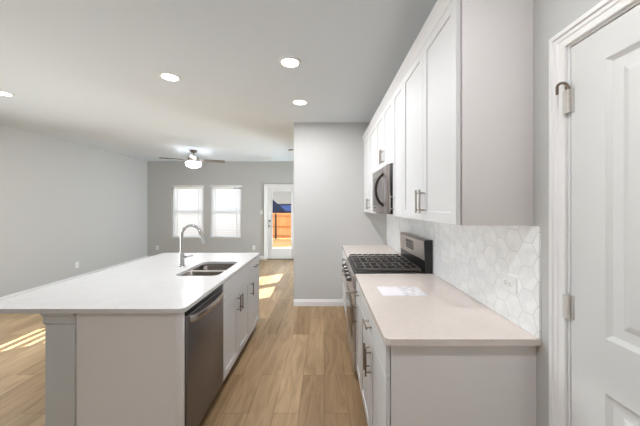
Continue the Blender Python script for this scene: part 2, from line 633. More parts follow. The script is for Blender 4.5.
baseboard('baseboard_middle', 'y', YM, -1, -0.453, 0.29)
baseboard('baseboard_right', 'x', XR, -1, YM + 0.13, YF - 0.015)
bm = NB(); box(bm, XR + 0.6, 0.0, -0.1, XR + 0.7, 1.4, CH)     # pantry behind the door
struct(link('wall_pantry', bm, M['wall'], None, (XR + 0.65, 0.7, 0)))

# ------------------------------------------------------------------ far windows with closed blinds
def window_unit(name, x0, x1, z0, z1):
    w = struct(bpy.data.objects.new(name, None)); COL.objects.link(w)
    w.location = ((x0 + x1) / 2, YF + 0.1, z0)
    bm = NB()
    y0, y1 = YF + 0.085, YF + 0.125
    e = 0.001
    box(bm, x0 + e, y0, z0 + e, x0 + 0.05, y1, z1 - e)
    box(bm, x1 - 0.05, y0, z0 + e, x1 - e, y1, z1 - e)
    box(bm, x0 + 0.05, y0, z1 - 0.05, x1 - 0.05, y1, z1 - e)
    box(bm, x0 + 0.05, y0, z0 + e, x1 - 0.05, y1, z0 + 0.05)
    link('frame', bm, M['white'], w)
    zm = z0 + (z1 - z0) * 0.495
    bx('meeting_rail', M['white'], w, x0 + 0.05, y0 + 0.002, zm - 0.028, x1 - 0.05, y1 - 0.002, zm + 0.028, bev=0.003)
    bx('upper_pane', M['glass'], w, x0 + 0.05, YF + 0.104, zm + 0.028, x1 - 0.05, YF + 0.108, z1 - 0.05)
    bx('lower_pane', M['glass'], w, x0 + 0.05, YF + 0.104, z0 + 0.05, x1 - 0.05, YF + 0.108, zm - 0.028)
    bx('window_sill', M['white'], w, x0 + e, YF - 0.015, z0 + e, x1 - e, YF + 0.084, z0 + 0.018, bev=0.004)

def blind(label, x0, x1, z0, z1):
    yb = YF + 0.03
    t = thing('window_blind', label, 'blind', ((x0 + x1) / 2, yb, z0 + 0.02), 'closed blinds on the far wall')
    bx('headrail', M['plastic'], t, x0 + 0.006, yb - 0.033, z1 - 0.062, x1 - 0.006, yb + 0.02, z1 - 0.0006, bev=0.002)
    bm = NB()
    z = z0 + 0.065
    pitch = 0.056
    while z < z1 - 0.075:
        R = Matrix.Translation((0, yb, z)) @ Matrix.Rotation(math.radians(-60), 4, 'X') @ Matrix.Translation((0, -yb, -z))
        box(bm, x0 + 0.012, yb - 0.031, z - 0.0014, x1 - 0.012, yb + 0.031, z + 0.0014, mtx=R)
        z += pitch
    link('slats', bm, M['slat'], t)
    bx('bottom_rail', M['plastic'], t, x0 + 0.012, yb - 0.024, z0 + 0.021, x1 - 0.012, yb + 0.024, z0 + 0.038, bev=0.003)
    for fx in (0.17, 0.83):
        xx = x0 + (x1 - x0) * fx
        bm = NB(); box(bm, xx - 0.009, yb - 0.0315, z0 + 0.03, xx + 0.009, yb - 0.0305, z1 - 0.062)
        link('ladder_tape', bm, M['plastic'], t)
    bm = NB(); cyl(bm, (x0 + 0.09, yb - 0.034, z1 - 0.5), (x0 + 0.09, yb - 0.034, z1 - 0.06), 0.004, n=8)
    link('tilt_wand', bm, M['plastic'], t)

window_unit('window_1', *WIN1)
window_unit('window_2', *WIN2)
blind('white horizontal blind closed in the far window left of the other, behind the faucet', *WIN1)
blind('white horizontal blind closed in the far window nearer the glass door', *WIN2)

# windows in the right wall of the living room, the sun comes in through them
for k, (u0, u1, z0, z1) in enumerate((WIN3, WIN4)):
    w = struct(bpy.data.objects.new('window_%d' % (3 + k), None)); COL.objects.link(w)
    w.location = (XR + 0.06, (u0 + u1) / 2, z0)
    bm = NB()
    for a in ((u0 + .001, u0 + .02, z0 + .001, z1 - .001), (u1 - .02, u1 - .001, z0 + .001, z1 - .001), (u0 + .02, u1 - .02, z1 - .02, z1 - .001), (u0 + .02, u1 - .02, z0 + .001, z0 + .012)):
        box(bm, XR + 0.1, a[0], a[2], XR + 0.125, a[1], a[3])
    link('frame', bm, M['white'], w)
    bx('pane', M['glass'], w, XR + 0.110, u0 + 0.02, z0 + 0.012, XR + 0.114, u1 - 0.02, z1 - 0.02)
    bm = NB()
    box(bm, XR + 0.03, u0 + 0.006, 1.475, XR + 0.08, u1 - 0.006, 1.534)
    for q in range(5):
        z = 1.3 + 0.0425 * q
        box(bm, XR + 0.03, u0 + 0.006, z - 0.004, XR + 0.08, u1 - 0.006, z + 0.004)
    link('blind_slats', bm, M['plastic'], w)

# made-up window behind the viewpoint, added to let the fill light in
w = struct(bpy.data.objects.new('window_5', None)); COL.objects.link(w)
w.location = (-2.2, YB - 0.06, 0.6)
bm = NB()
for a in ((-4.399, -4.34, .601, 2.299), (-0.06, -0.001, .601, 2.299), (-4.34, -0.06, 2.24, 2.299), (-4.34, -0.06, .601, .66), (-2.23, -2.17, .66, 2.24)):
    box(bm, a[0], YB - 0.1, a[2], a[1], YB - 0.04, a[3])
link('frame', bm, M['white'], w)
bx('pane', M['glass'], w, -4.34, YB - 0.072, 0.66, -0.06, YB - 0.068, 2.24)

# unseen glazed opening added in the left wall to pass the left light
w = struct(bpy.data.objects.new('window_6', None)); COL.objects.link(w)
w.location = (XL - 0.06, 2.45, 0.06)
bm = NB()
for a in ((0.901, 0.96, .061, 2.419), (3.94, 3.999, .061, 2.419), (0.96, 3.94, 2.36, 2.419), (0.96, 3.94, .061, .12), (2.42, 2.48, .12, 2.36)):
    box(bm, XL - 0.1, a[0], a[2], XL - 0.04, a[1], a[3])
link('frame', bm, M['white'], w)
bx('pane', M['glass'], w, XL - 0.072, 0.96, 0.12, XL - 0.068, 3.94, 2.36)

# ------------------------------------------------------------------ patio door (far wall)
d1 = struct(bpy.data.objects.new('door_1', None)); COL.objects.link(d1)
d1.location = (-1.185, YF, 0)
ff = FM('y-', YF)
casing('door_casing', M['white'], d1, ff, DOOR[0] + 0.004, DOOR[1] - 0.004, DOOR[3] - 0.004)
bm = NB()
for a in ((DOOR[0] + .001, DOOR[0] + .02, .0, DOOR[3] - .001), (DOOR[1] - .02, DOOR[1] - .001, .0, DOOR[3] - .001), (DOOR[0] + .02, DOOR[1] - .02, DOOR[3] - .02, DOOR[3] - .001)):
    box(bm, a[0], YF + 0.001, a[2], a[1], YF + 0.125, a[3])
link('door_jamb', bm, M['white'], d1)
sl0, sl1, g0, g1, gz0, gz1 = -1.589, -0.781, -1.455, -0.915, 0.29, 1.91
ys, ye = YF + 0.03, YF + 0.074
bm = NB()
box(bm, sl0, ys, 0.012, g0, ye, 2.016, bev=0.002)
box(bm, g1, ys, 0.012, sl1, ye, 2.016, bev=0.002)
box(bm, g0, ys, 0.012, g1, ye, gz0, bev=0.0)
box(bm, g0, ys, gz1, g1, ye, 2.016, bev=0.0)
link('door_slab', bm, M['white'], d1)
bm = NB()
R = lambda i, y: [(g0 + i, y, gz0 + i), (g1 - i, y, gz0 + i), (g1 - i, y, gz1 - i), (g0 + i, y, gz1 - i)]
loft(bm, [R(-0.016, ys), R(-0.014, ys - 0.008), R(0.006, ys - 0.006), R(0.008, ys + 0.016)], False, False)
link('glass_frame', bm, M['white'], d1)
bx('glass_pane', M['glass'], d1, g0, ys + 0.018, gz0, g1, ys + 0.024, gz1)
bx('threshold', M['slot'], d1, DOOR[0] + .02, YF - 0.01, 0.0005, DOOR[1] - .02, YF + 0.125, 0.011)
for zz, nm in ((1.075, 'deadbolt'), (0.93, 'door_knob')):
    bm = NB()
    cyl(bm, (-1.525, ys, zz), (-1.525, ys - 0.01, zz), 0.03, n=20)
    if nm == 'door_knob':
        cyl(bm, (-1.525, ys - 0.01, zz), (-1.525, ys - 0.04, zz), 0.011, n=12)
        bmesh.ops.create_uvsphere(bm, u_segments=16, v_segments=10, radius=0.027, matrix=Matrix.Translation((-1.525, ys - 0.055, zz)))
    else:
        cyl(bm, (-1.525, ys - 0.01, zz), (-1.525, ys - 0.022, zz), 0.02, 0.017, n=16)
    link(nm, bm, M['nickel'], d1)

# ------------------------------------------------------------------ pantry door (right wall, close by)
d2 = struct(bpy.data.objects.new('door_2', None)); COL.objects.link(d2)
d2.location = (XR, 0.67, 0)
fp = FM('x-', XR)
casing('door_casing', M['white'], d2, fp, 0.268, 1.072, 2.112, width=0.064, th=0.02)
bm = NB()
for a in ((0.263, 0.278, 0, 2.117), (1.062, 1.077, 0, 2.117), (0.278, 1.062, 2.104, 2.117)):
    box(bm, XR + 0.002, a[0], a[2], XR + 0.125, a[1], a[3])
link('door_jamb', bm, M['white'], d2)
# two-panel moulded slab
u0, u1, v0, v1 = 0.2805, 1.0595, 0.012, 2.1
pu0, pu1 = u0 + 0.128, u1 - 0.128
panels = ((0.24, 0.862), (1.046, 1.99))
fs = FM('x-', XR + 0.004)
bm = NB()
cuts = [v0, panels[0][0], panels[0][1], panels[1][0], panels[1][1], v1]
uu = [u0, pu0, pu1, u1]
grid = [[bm.verts.new(fs(u, v, 0)) for v in cuts] for u in uu]
back = [bm.verts.new(fs(u, v, -0.035)) for u, v in ((u0, v0), (u1, v0), (u1, v1), (u0, v1))]
for i in range(3):
    for j in range(5):
        if i == 1 and j in (1, 3): continue
        bm.faces.new((grid[i][j], grid[i + 1][j], grid[i + 1][j + 1], grid[i][j + 1]))
for a, b in panels:
    prev = [grid[1][cuts.index(a)], grid[2][cuts.index(a)], grid[2][cuts.index(b)], grid[1][cuts.index(b)]]
    for ins, w_ in ((0.004, -0.003), (0.016, -0.010), (0.024, -0.011), (0.048, -0.011), (0.066, -0.004), (0.072, -0.003)):
        nw = [bm.verts.new(fs(u, v, w_)) for u, v in ((pu0 + ins, a + ins), (pu1 - ins, a + ins), (pu1 - ins, b - ins), (pu0 + ins, b - ins))]
        for q in range(4):
            bm.faces.new((prev[q], prev[(q + 1) % 4], nw[(q + 1) % 4], nw[q]))
        prev = nw
    bm.faces.new(prev)
bm.faces.new(back)
edge = [[grid[i][0] for i in range(4)], grid[3], [grid[i][5] for i in (3, 2, 1, 0)], grid[0][::-1]]
for k, run in enumerate(edge):
    bm.faces.new(list(run) + [back[(k + 1) % 4], back[k]])
link('door_slab', bm, M['door'], d2, angle=12)
for zc in (1.895, 1.106, 0.26):
    bm = NB()
    yh = 1.0597
    for k in range(5):
        cyl(bm, (XR - 0.008, yh, zc - 0.045 + 0.018 * k + 0.0006), (XR - 0.008, yh, zc - 0.045 + 0.018 * (k + 1) - 0.0006), 0.0075, n=12)
    box(bm, XR - 0.0150, yh + 0.003, zc - 0.045, XR - 0.0085, yh + 0.017, zc + 0.045)
    box(bm, XR - 0.002, yh - 0.014, zc - 0.045, XR + 0.0035, yh - 0.0035, zc + 0.045)
    cyl(bm, (XR - 0.008, yh, zc + 0.045), (XR - 0.008, yh, zc + 0.052), 0.0045, n=10)
    h = link('hinge', bm, M['hinge'], d2)
    if zc > 1.8:
        bm = NB()
        pts = [(XR - 0.04, yh + 0.012, zc + 0.03), (XR - 0.04, yh + 0.012, zc + 0.06)] + [(XR - 0.025 - 0.015 * math.cos(PI * k / 6), yh + 0.012 - 0.002 * k, zc + 0.06 + 0.013 * math.sin(PI * k / 6)) for k in range(1, 7)] + [(XR - 0.010, yh, zc + 0.045)]
        tube(bm, pts, 0.005, 8)
        cyl(bm, (XR - 0.009, yh, zc + 0.0455), (XR - 0.009, yh, zc + 0.056), 0.0085, n=12)
        s = link('hinge_stop', bm, M['bronze'], h)
        s['label'] = 'bronze hinge pin door stop'

# ------------------------------------------------------------------ kitchen, right run
XC = 0.266                 # counter front edge
ZC = 0.914
def slab(name, m, x0, y0, x1, y1, ztop, th, r, hole=None, loc=None):
    bm = NB()
    def corner_ring(z):
        return rrect(x0, y0, x1, y1, r, z, 5) if isinstance(r, float) else r(z)
    loops = [corner_ring(ztop)]
    if hole: loops.append(rrect(*hole, 0.06, ztop, 6))
    es = []
    for lp in loops:
        vs = [bm.verts.new(p) for p in lp]
        es += [bm.edges.new((vs[i], vs[(i + 1) % len(vs)])) for i in range(len(vs))]
    bmesh.ops.triangle_fill(bm, use_beauty=True, use_dissolve=False, edges=es)
    g = bmesh.ops.extrude_face_region(bm, geom=bm.faces[:])
    vs = [v for v in g['geom'] if isinstance(v, bmesh.types.BMVert)]
    bmesh.ops.translate(bm, vec=(0, 0, -th), verts=vs)
    o = link(name, bm, m, None, loc or ((x0 + x1) / 2, (y0 + y1) / 2, ztop - th))
    md = o.modifiers.new('ease', 'BEVEL')
    md.width = 0.0025; md.segments = 2; md.limit_method = 'ANGLE'; md.angle_limit = math.radians(50)
    return o

def near_counter(z):
    a, b, c, d, r = XC, 1.199, XR - 0.002, 2.362, 0.03
    out = [(c, b, z), (c, d, z), (a, d, z)]
    for i in range(7):
        t = PI + PI / 2 * i / 6
        out.append((a + r + r * math.cos(t), b + r + r * math.sin(t), z))
    return out
tag(slab('countertop', M['quartz_warm_lit'], XC, 1.199, XR - 0.002, 2.362, ZC, 0.03, near_counter),
    'white quartz countertop with warm light in its tint and a rounded corner, nearest on the right run', 'countertop')
tag(slab('countertop', M['quartz_warm_lit'], XC, 3.126, XR - 0.002, YM - 0.002, ZC, 0.03, 0.004),
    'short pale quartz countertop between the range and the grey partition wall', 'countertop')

bm = NB(); box(bm, XR - 0.010, 1.2, ZC + 0.001, XR - 0.0005, YM - 0.001, 1.4035)
tag(link('backsplash', bm, M['hex'], None, (XR - 0.005, 2.6, ZC)),
    'white marble hexagon tile backsplash on the right wall above the countertops', 'backsplash')

def base_cab(label, y0, y1, doors, end=False, drawer=True, pull_d=0.13):
    t = thing('base_cabinet', label, 'cabinet', (0.6, (y0 + y1) / 2, 0), 'base cabinets of the right run')
    bx('cabinet_body', M['cabside'], t, 0.297, y0, 0.1, XR - 0.002, y1, ZC - 0.0315)
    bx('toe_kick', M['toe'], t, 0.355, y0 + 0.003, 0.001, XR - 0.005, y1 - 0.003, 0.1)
    zd = 0.728
    if drawer:
        d = shaker('drawer', M['cab'], t, 'x-', 0.294, y0 + 0.003, y1 - 0.003, zd + 0.003, ZC - 0.034, flat=True)
        pull(d, 'x-', 0.275, (y0 + y1) / 2, 0.79, pull_d, False)
    n = len(doors)
    w = (y1 - y0) / n
    for i, hs in enumerate(doors):
        a, b = y0 + w * i + 0.002, y0 + w * (i + 1) - 0.002
        d = shaker('door', M['cab'], t, 'x-', 0.294, a, b, 0.105, zd - 0.002)
        pull(d, 'x-', 0.275, (b - 0.03) if hs > 0 else (a + 0.03), 0.58, 0.16)
    return t
base_cab('white base cabinet with a wide drawer, at the near end of the right run', 1.225, 2.062, (1, -1))
base_cab('narrow white base cabinet squeezed between the wide drawer cabinet and the range', 2.064, 2.358, (1,))
base_cab('white base cabinet beyond the range, against the grey partition wall', 3.13, YM - 0.004, (1, -1))

def upper_cab(label, y0, y1, z0, z1, doors, hz, seam=False):
    t = thing('upper_cabinet', label, 'cabinet', (0.78, (y0 + y1) / 2, z0), 'white upper cabinets on the right wall')
    bx('cabinet_body', M['cabside'], t, 0.622, y0, z0, XR - 0.002, y1, z1, bev=0.001)
    n = len(doors)
    w = (y1 - y0) / n
    for i, hs in enumerate(doors):
        a, b = y0 + w * i + 0.0015, y0 + w * (i + 1) - 0.0015
        d = shaker('door', M['cab'], t, 'x-', 0.6145, a, b, z0 + 0.001, z1 - 0.011, t=0.02, stile=0.055)
        pull(d, 'x-', 0.5945, (b - 0.03) if hs > 0 else (a + 0.03), hz, 0.14, m=M['nickel'])
    return t
UZ0, UZ1 = 1.405, 2.462
upper_cab('tall white two-door upper cabinet nearest the viewer, its beige side panel showing', 1.242, 2.08, UZ0, UZ1, (1, -1), 1.52)
upper_cab('narrow white one-door upper cabinet just before the microwave', 2.081, 2.384, UZ0, UZ1, (1,), 1.52)
upper_cab('short white two-door upper cabinet directly above the microwave', 2.386, 3.146, 1.868, UZ1, (1, -1), 1.985)
upper_cab('white two-door upper cabinet beyond the microwave, touching the grey partition wall', 3.148, YM - 0.004, UZ0, UZ1, (1, -1), 1.52)
# crown along the top of the uppers
prof = [(0.6135, 2.4525), (0.594, 2.4525), (0.590, 2.462), (0.580, 2.484), (0.568, 2.500), (0.564, 2.506), (0.564, 2.516), (0.65, 2.516), (0.65, 2.4635), (0.6135, 2.4635)]
bm = NB(); loft(bm, [[(x, y, z) for x, z in prof] for y in (1.242, YM - 0.003)])
tag(link('crown_molding', bm, M['cab'], None, (0.61, 2.7, 2.452), angle=15), 'long white crown molding along the top of the upper cabinets', 'molding')

# microwave
t = thing('microwave', 'stainless over-the-range microwave with a curved dark handle under the short cabinet', 'microwave', (0.75, 2.766, 1.42))
my0, my1, mz0, mz1 = 2.39, 3.142, 1.424, 1.864
bx('microwave_body', M['black'], t, 0.575, my0, mz0, XR - 0.012, my1, mz1, bev=0.003)
bx('control_panel', M['mwsteel'], t, 0.553, my0, mz0 + 0.004, 0.574, my0 + 0.17, mz1 - 0.004, bev=0.003)
dr = bx('door', M['mwsteel'], t, 0.553, my0 + 0.172, mz0 + 0.004, 0.574, my1, mz1 - 0.004, bev=0.003)
bm = NB()
f = FM('x-', 0.553)
loft(bm, [[f(u, v, w_) for u, v in ((my0 + 0.26 + i, mz0 + 0.075 + i), (my1 - 0.06 - i, mz0 + 0.075 + i), (my1 - 0.06 - i, mz1 - 0.075 - i), (my0 + 0.26 + i, mz1 - 0.075 - i))] for i, w_ in ((0, 0.0), (0.002, 0.0015))])
link('window', bm, M['slate'], dr)
bm = NB()
pts = []
for i in range(15):
    a = -1 + 2 * i / 14
    pts.append((0.553 - 0.07 * (1 - a * a) ** 0.7, my0 + 0.19, (mz0 + mz1) / 2 + a * 0.145))
tube(bm, pts, 0.013, 12)
for s in (-1, 1):
    cyl(bm, (0.5535, my0 + 0.19, (mz0 + mz1) / 2 + s * 0.145), (0.540, my0 + 0.19, (mz0 + mz1) / 2 + s * 0.142), 0.016, n=12)
link('handle', bm, M['dkhandle'], dr)
bx('badge', M['slot'], dr, 0.5518, my1 - 0.2, mz0 + 0.045, 0.5532, my1 - 0.1, mz0 + 0.055)
bx('vent_grille', M['slot'], t, 0.60, my0 + 0.05, mz0 - 0.006, 0.86, my1 - 0.05, mz0 - 0.0005)

# range
t = thing('gas_range', 'stainless gas range with black cast iron grates and a raised back panel', 'range', (0.6, 2.744, 0))
ry0, ry1 = 2.366, 3.122
bx('range_body', M['black'], t, 0.30, ry0, 0.03, 0.925, ry1, 0.895)
bm = NB()
box(bm, 0.262, ry0, 0.8955, 0.86, ry1, 0.918, bev=0.006)
link('cooktop', bm, M['black'], t)
bm = NB()
loft(bm, [[(x, y, z) for x, z in ((0.299, 0.80), (0.244, 0.80), (0.240, 0.83), (0.250, 0.893), (0.299, 0.893))] for y in (ry0, ry1)])
link('control_panel', bm, M['steel'], t)
for k in range(5):
    yy = ry0 + 0.09 + k * (ry1 - ry0 - 0.18) / 4
    bm = NB()
    cyl(bm, (0.244, yy, 0.848), (0.234, yy, 0.847), 0.029, n=20)
    cyl(bm, (0.234, yy, 0.847), (0.205, yy, 0.845), 0.024, 0.020, n=20)
    box(bm, 0.2, yy - 0.004, 0.826, 0.206, yy + 0.004, 0.864, bev=0.001)
    link('knob', bm, M['iron'], t)
od = bx('oven_door', M['steel'], t, 0.252, ry0 + 0.003, 0.235, 0.299, ry1 - 0.003, 0.79, bev=0.004)
bx('window', M['dglass'], od, 0.2495, ry0 + 0.08, 0.30, 0.2525, ry1 - 0.08, 0.66, bev=0.001)
bm = NB()
cyl(bm, (0.2, ry0 + 0.03, 0.735), (0.2, ry1 - 0.03, 0.735), 0.0125, n=16)
for yy in (ry0 + 0.06, ry1 - 0.06):
    box(bm, 0.2, yy - 0.012, 0.725, 0.2535, yy + 0.012, 0.745, bev=0.003)
link('handle', bm, M['steel'], od)
bx('storage_drawer', M['steel'], t, 0.254, ry0 + 0.003, 0.07, 0.299, ry1 - 0.003, 0.228, bev=0.004)
# burners
for bx_, by_, br in ((0.42, ry0 + 0.15, 0.045), (0.70, ry0 + 0.15, 0.036), (0.56, 2.744, 0.05), (0.42, ry1 - 0.15, 0.045), (0.70, ry1 - 0.15, 0.036)):
    bm = NB()
    lathe(bm, (bx_, by_, 0.9175), [(br * 1.25, 0), (br * 1.2, 0.008), (br, 0.010), (br, 0.016), (br * 0.85, 0.0205), (0.001, 0.021)], 20, False, True)
    link('burner', bm, M['iron'], t)
# grates
gw = (ry1 - ry0 - 0.03) / 3
for k in range(3):
    a = ry0 + 0.012 + k * (gw + 0.003)
    b = a + gw
    bm = NB()
    x0, x1 = 0.285, 0.84
    zt, zb = 0.953, 0.938
    for y in (a, b - 0.012):
        box(bm, x0, y, zb, x1, y + 0.012, zt, bev=0.002)
    for x in (x0, x1 - 0.012, (x0 + x1) / 2 - 0.006):
        box(bm, x, a, zb, x + 0.012, b, zt, bev=0.002)
    for x in (x0 + 0.075, x0 + 0.14, x0 + 0.205, x0 + 0.35, x0 + 0.415, x0 + 0.48):
        box(bm, x, a, zb + 0.001, x + 0.010, b, zt + 0.001, bev=0.002)
    for y in (a + gw * 0.5,):
        box(bm, x0, y - 0.005, zb, x1, y + 0.005, zt, bev=0.002)
    for x in (x0, x1 - 0.014):
        for y in (a, b - 0.014):
            box(bm, x, y, 0.9185, x + 0.014, y + 0.014, zb + 0.002)
    link('grate', bm, M['iron'], t)
# back panel with display
bm = NB()
loft(bm, [[(x, y, z) for x, z in ((0.868, 0.905), (0.93, 0.905), (0.93, 1.198), (0.875, 1.198), (0.859, 1.188), (0.868, 1.02))] for y in (ry0, ry1)])
bp_ = link('back_panel', bm, M['black'], t)
bm = NB()
loft(bm, [[(x, y, z) for x, z in ((0.8655, 1.022), (0.8575, 1.1875), (0.873, 1.1995), (0.93, 1.1995), (0.93, 1.1985), (0.8745, 1.1985), (0.8595, 1.188), (0.8675, 1.022))] for y in (ry0 + 0.012, ry1 - 0.001)])
link('panel_face', bm, M['steel'], bp_)
bm = NB()
f = lambda y, z: (0.8655 - (z - 1.022) * 0.0483 - 0.0012, y, z)
vs = [(2.66, 1.065), (2.90, 1.065), (2.90, 1.155), (2.66, 1.155)]
loft(bm, [[(f(y, z)[0] + 0.002, y, z) for y, z in vs], [f(y, z) for y, z in vs]])
dsp = link('display', bm, M['dglass'], bp_)
for r_ in range(2):
    for c_ in range(4):
        y, z = 2.685 + c_ * 0.055, 1.082 + r_ * 0.034
        p = f(y, z)
        bx('button', M['slate'], bp_, p[0] - 0.0012, y, z, p[0] + 0.0005, y + 0.03, z + 0.018)

# tile outlets
def outlet(name, label, face, pos, u, v, w, h, cat='outlet', kind='duplex', group=None):
    f = FM(face, pos)
    t = thing(name, label, cat, f(u, v - h / 2, 0), group)
    bm = NB()
    R = lambda i, d: [f(u - w / 2 + i, v - h / 2 + i, d), f(u + w / 2 - i, v - h / 2 + i, d), f(u + w / 2 - i, v + h / 2 - i, d), f(u - w / 2 + i, v + h / 2 - i, d)]
    loft(bm, [R(0, 0.0006), R(0, 0.003), R(0.003, 0.006)])
    link('cover_plate', bm, M['plastic'], t)
    horiz = w > h
    if kind == 'rocker':
        bm = NB()
        q = lambda a, b, d: [f(u - a, v - b, d), f(u + a, v - b, d), f(u + a, v + b, d), f(u - a, v + b, d)]
        loft(bm, [q(0.017, 0.033, 0.0055), q(0.017, 0.033, 0.009), q(0.015, 0.031, 0.011)])
        link('rocker', bm, M['plastic'], t)
    else:
        for s in (-1, 1):
            cu, cv = (u + s * 0.02, v) if horiz else (u, v + s * 0.02)
            bm = NB()
            ring = lambda rad, d: [f(cu + rad * math.cos(2 * PI * i / 20), cv + rad * math.sin(2 * PI * i / 20), d) for i in range(20)]
            loft(bm, [ring(0.0165, 0.0055), ring(0.0165, 0.0078), ring(0.015, 0.0085)])
            rc = link('receptacle', bm, M['plastic'], t)
            bm = NB()
            for k in (-1, 1):
                a, b = (cu, cv + k * 0.006) if horiz else (cu + k * 0.006, cv)
                e1, e2 = (0.004, 0.0012) if horiz else (0.0012, 0.004)
                qq = lambda d: [f(a - e1, b - e2, d), f(a + e1, b - e2, d), f(a + e1, b + e2, d), f(a - e1, b + e2, d)]
                loft(bm, [qq(0.008), qq(0.0089)])
            link('slots', bm, M['slot'], rc)
    return t
outlet('wall_outlet', 'white outlet set sideways in the hexagon backsplash, nearest the viewer', 'x-', XR - 0.010, 1.396, 1.105, 0.124, 0.082, group='outlets in the backsplash')
outlet('wall_outlet', 'white outlet in the hexagon backsplash just beside the range back panel', 'x-', XR - 0.010, 2.115, 1.102, 0.124, 0.082, group='outlets in the backsplash')

# printed sheet on the near counter
bm = NB(); box(bm, 0.378, 1.775, ZC + 0.0006, 0.666, 1.975, ZC + 0.0016)
tag(link('paper_sheet', bm, M['paper'], None, (0.522, 1.875, ZC)), 'white printed sheet lying flat on the near right countertop', 'paper')

# ------------------------------------------------------------------ island
IX0, IX1, IY0, IY1 = -1.985, -0.790, 1.553, 3.42
SH = (-1.25, 2.29, -0.885, 2.88)
tag(slab('island_countertop', M['quartz'], IX0, IY0, IX1, IY1, ZC, 0.027, 0.035, hole=SH),
    'large white quartz island countertop with rounded corners and a sink cut-out', 'countertop')
ZU = ZC - 0.0285
# end panel, half wall and post
t = thing('island_end_panel', 'white painted end panel of the island beside the dishwasher, facing the viewer', 'panel', (-1.1, 1.59, 0))
bx('panel', M['cabside'], t, -1.408, 1.570, 0.001, -0.845, 1.586, ZU)
bx('stile', M['cabside'], t, -0.8445, 1.567, 0.001, -0.800, 1.586, ZU, bev=0.001)
bm = NB(); box(bm, -1.565, 1.738, 0.001, -1.412, 3.39, ZU)
tag(link('island_half_wall', bm, M['wall'], None, (-1.49, 2.56, 0)), 'grey half wall carrying the seating side of the island, behind the post', 'half wall')
t = thing('island_post', 'square grey post with a molded cap under the near left of the island counter', 'post', (-1.5, 1.65, 0))
bx('shaft', M['wall'], t, -1.582, 1.566, 0.0, -1.416, 1.734, ZU - 0.062, bev=0.002)
bm = NB()
rings = []
for i, z in ((0.000, ZU - 0.066), (-0.004, ZU - 0.062), (-0.009, ZU - 0.056), (-0.007, ZU - 0.05), (-0.007, ZU - 0.016), (-0.012, ZU - 0.011), (-0.015, ZU - 0.004), (-0.015, ZU)):
    xa, xb = -1.582 + i, -1.416 - min(0, i) * 0.0 + (-i if -i < 0.003 else 0.003)
    rings.append([(xa, 1.568 + i, z), (xb, 1.568 + i, z), (xb, 1.736, z), (xa, 1.736, z)])
loft(bm, rings)
link('cap_molding', bm, M['wall'], t, angle=15)
bm = NB(); box(bm, -1.592, 1.558, 0.0005, -1.4155, 1.567, 0.09, bev=0.002)
link('base_molding', bm, M['white'], t)

# dishwasher
XF = -0.812                 # carcass front plane of the island
t = thing('dishwasher', 'dark stainless dishwasher with a bowed bar handle at the near end of the island', 'dishwasher', (-1.1, 1.88, 0))
dy0, dy1 = 1.592, 2.170
bx('tub', M['black'], t, -1.40, dy0 - 0.004, 0.1, XF - 0.002, dy1 + 0.002, ZU - 0.004)
bx('toe_kick', M['black'], t, -1.38, dy0, 0.001, XF - 0.055, dy1, 0.0995)
bx('control_strip', M['black'], t, XF - 0.0015, dy0, 0.855, XF + 0.016, dy1, ZU - 0.006, bev=0.002)
dr = bx('door', M['slate'], t, XF - 0.0015, dy0, 0.105, XF + 0.022, dy1, 0.852, bev=0.003)
bm = NB()
rings = []
N = 20
for i in range(N + 1):
    u = i / N
    y = dy0 + 0.03 + u * (dy1 - dy0 - 0.06)
    o = 0.022 + 0.05 * math.sin(PI * min(1, max(0, u))) ** 0.55 * 0.8
    zc = 0.822
    xx = XF + o
    rings.append([(xx - 0.006, y, zc - 0.021), (xx + 0.002, y, zc - 0.022), (xx + 0.005, y, zc - 0.014), (xx + 0.005, y, zc + 0.012), (xx + 0.001, y, zc + 0.022), (xx - 0.006, y, zc + 0.021)])
loft(bm, rings)
link('handle', bm, M['slatebar'], dr)
bm = NB()
cyl(bm, (XF + 0.0215, 2.06, 0.215), (XF + 0.0235, 2.06, 0.215), 0.018, n=24)
bd = link('badge', bm, M['bronze'], dr)
bd['label'] = 'small round badge low on the door'

# island cabinets
def island_cab(label, y0, y1, doors, false_front, carc_y0=None):
    t = thing('base_cabinet', label, 'cabinet', (-1.1, (y0 + y1) / 2, 0), 'base cabinets of the island')
    bm = NB()
    # open-topped carcass so the sink bowl hangs inside
    box(bm, -1.409, y0, 0.1, -1.39, y1, ZU)
    box(bm, -1.39, y0, 0.1, XF - 0.002, y0 + 0.018, ZU)
    box(bm, -1.39, y1 - 0.018, 0.1, XF - 0.002, y1, ZU)
    box(bm, -1.39, y0 + 0.018, 0.1, XF - 0.002, y1 - 0.018, 0.118)
    box(bm, XF - 0.02, y0 + 0.018, 0.70, XF - 0.002, y1 - 0.018, ZU)
    link('cabinet_body', bm, M['cabside'], t)
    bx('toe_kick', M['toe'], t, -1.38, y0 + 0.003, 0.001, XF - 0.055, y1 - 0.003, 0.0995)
    zd = 0.728
    d = shaker('false_front' if false_front else 'drawer', M['cab'], t, 'x+', XF, y0 + 0.002, y1 - 0.002, zd + 0.003, ZU - 0.004, flat=True)
    if not false_front:
        pull(d, 'x+', XF + 0.019, (y0 + y1) / 2, 0.808, 0.13, False)
    w = (y1 - y0) / len(doors)
    for i, hs in enumerate(doors):
        a, b = y0 + w * i + 0.002, y0 + w * (i + 1) - 0.002
        d = shaker('door', M['cab'], t, 'x+', XF, a, b, 0.105, zd - 0.002)
        pull(d, 'x+', XF + 0.019, (b - 0.032) if hs > 0 else (a + 0.032), 0.60, 0.14)
    return t
island_cab('white island cabinet with two doors and a blank panel under the sink', 2.176, 2.94, (1, -1), True)
island_cab('white island cabinet with a drawer over one door at the far end of the island', 2.942, 3.39, (-1,), False)

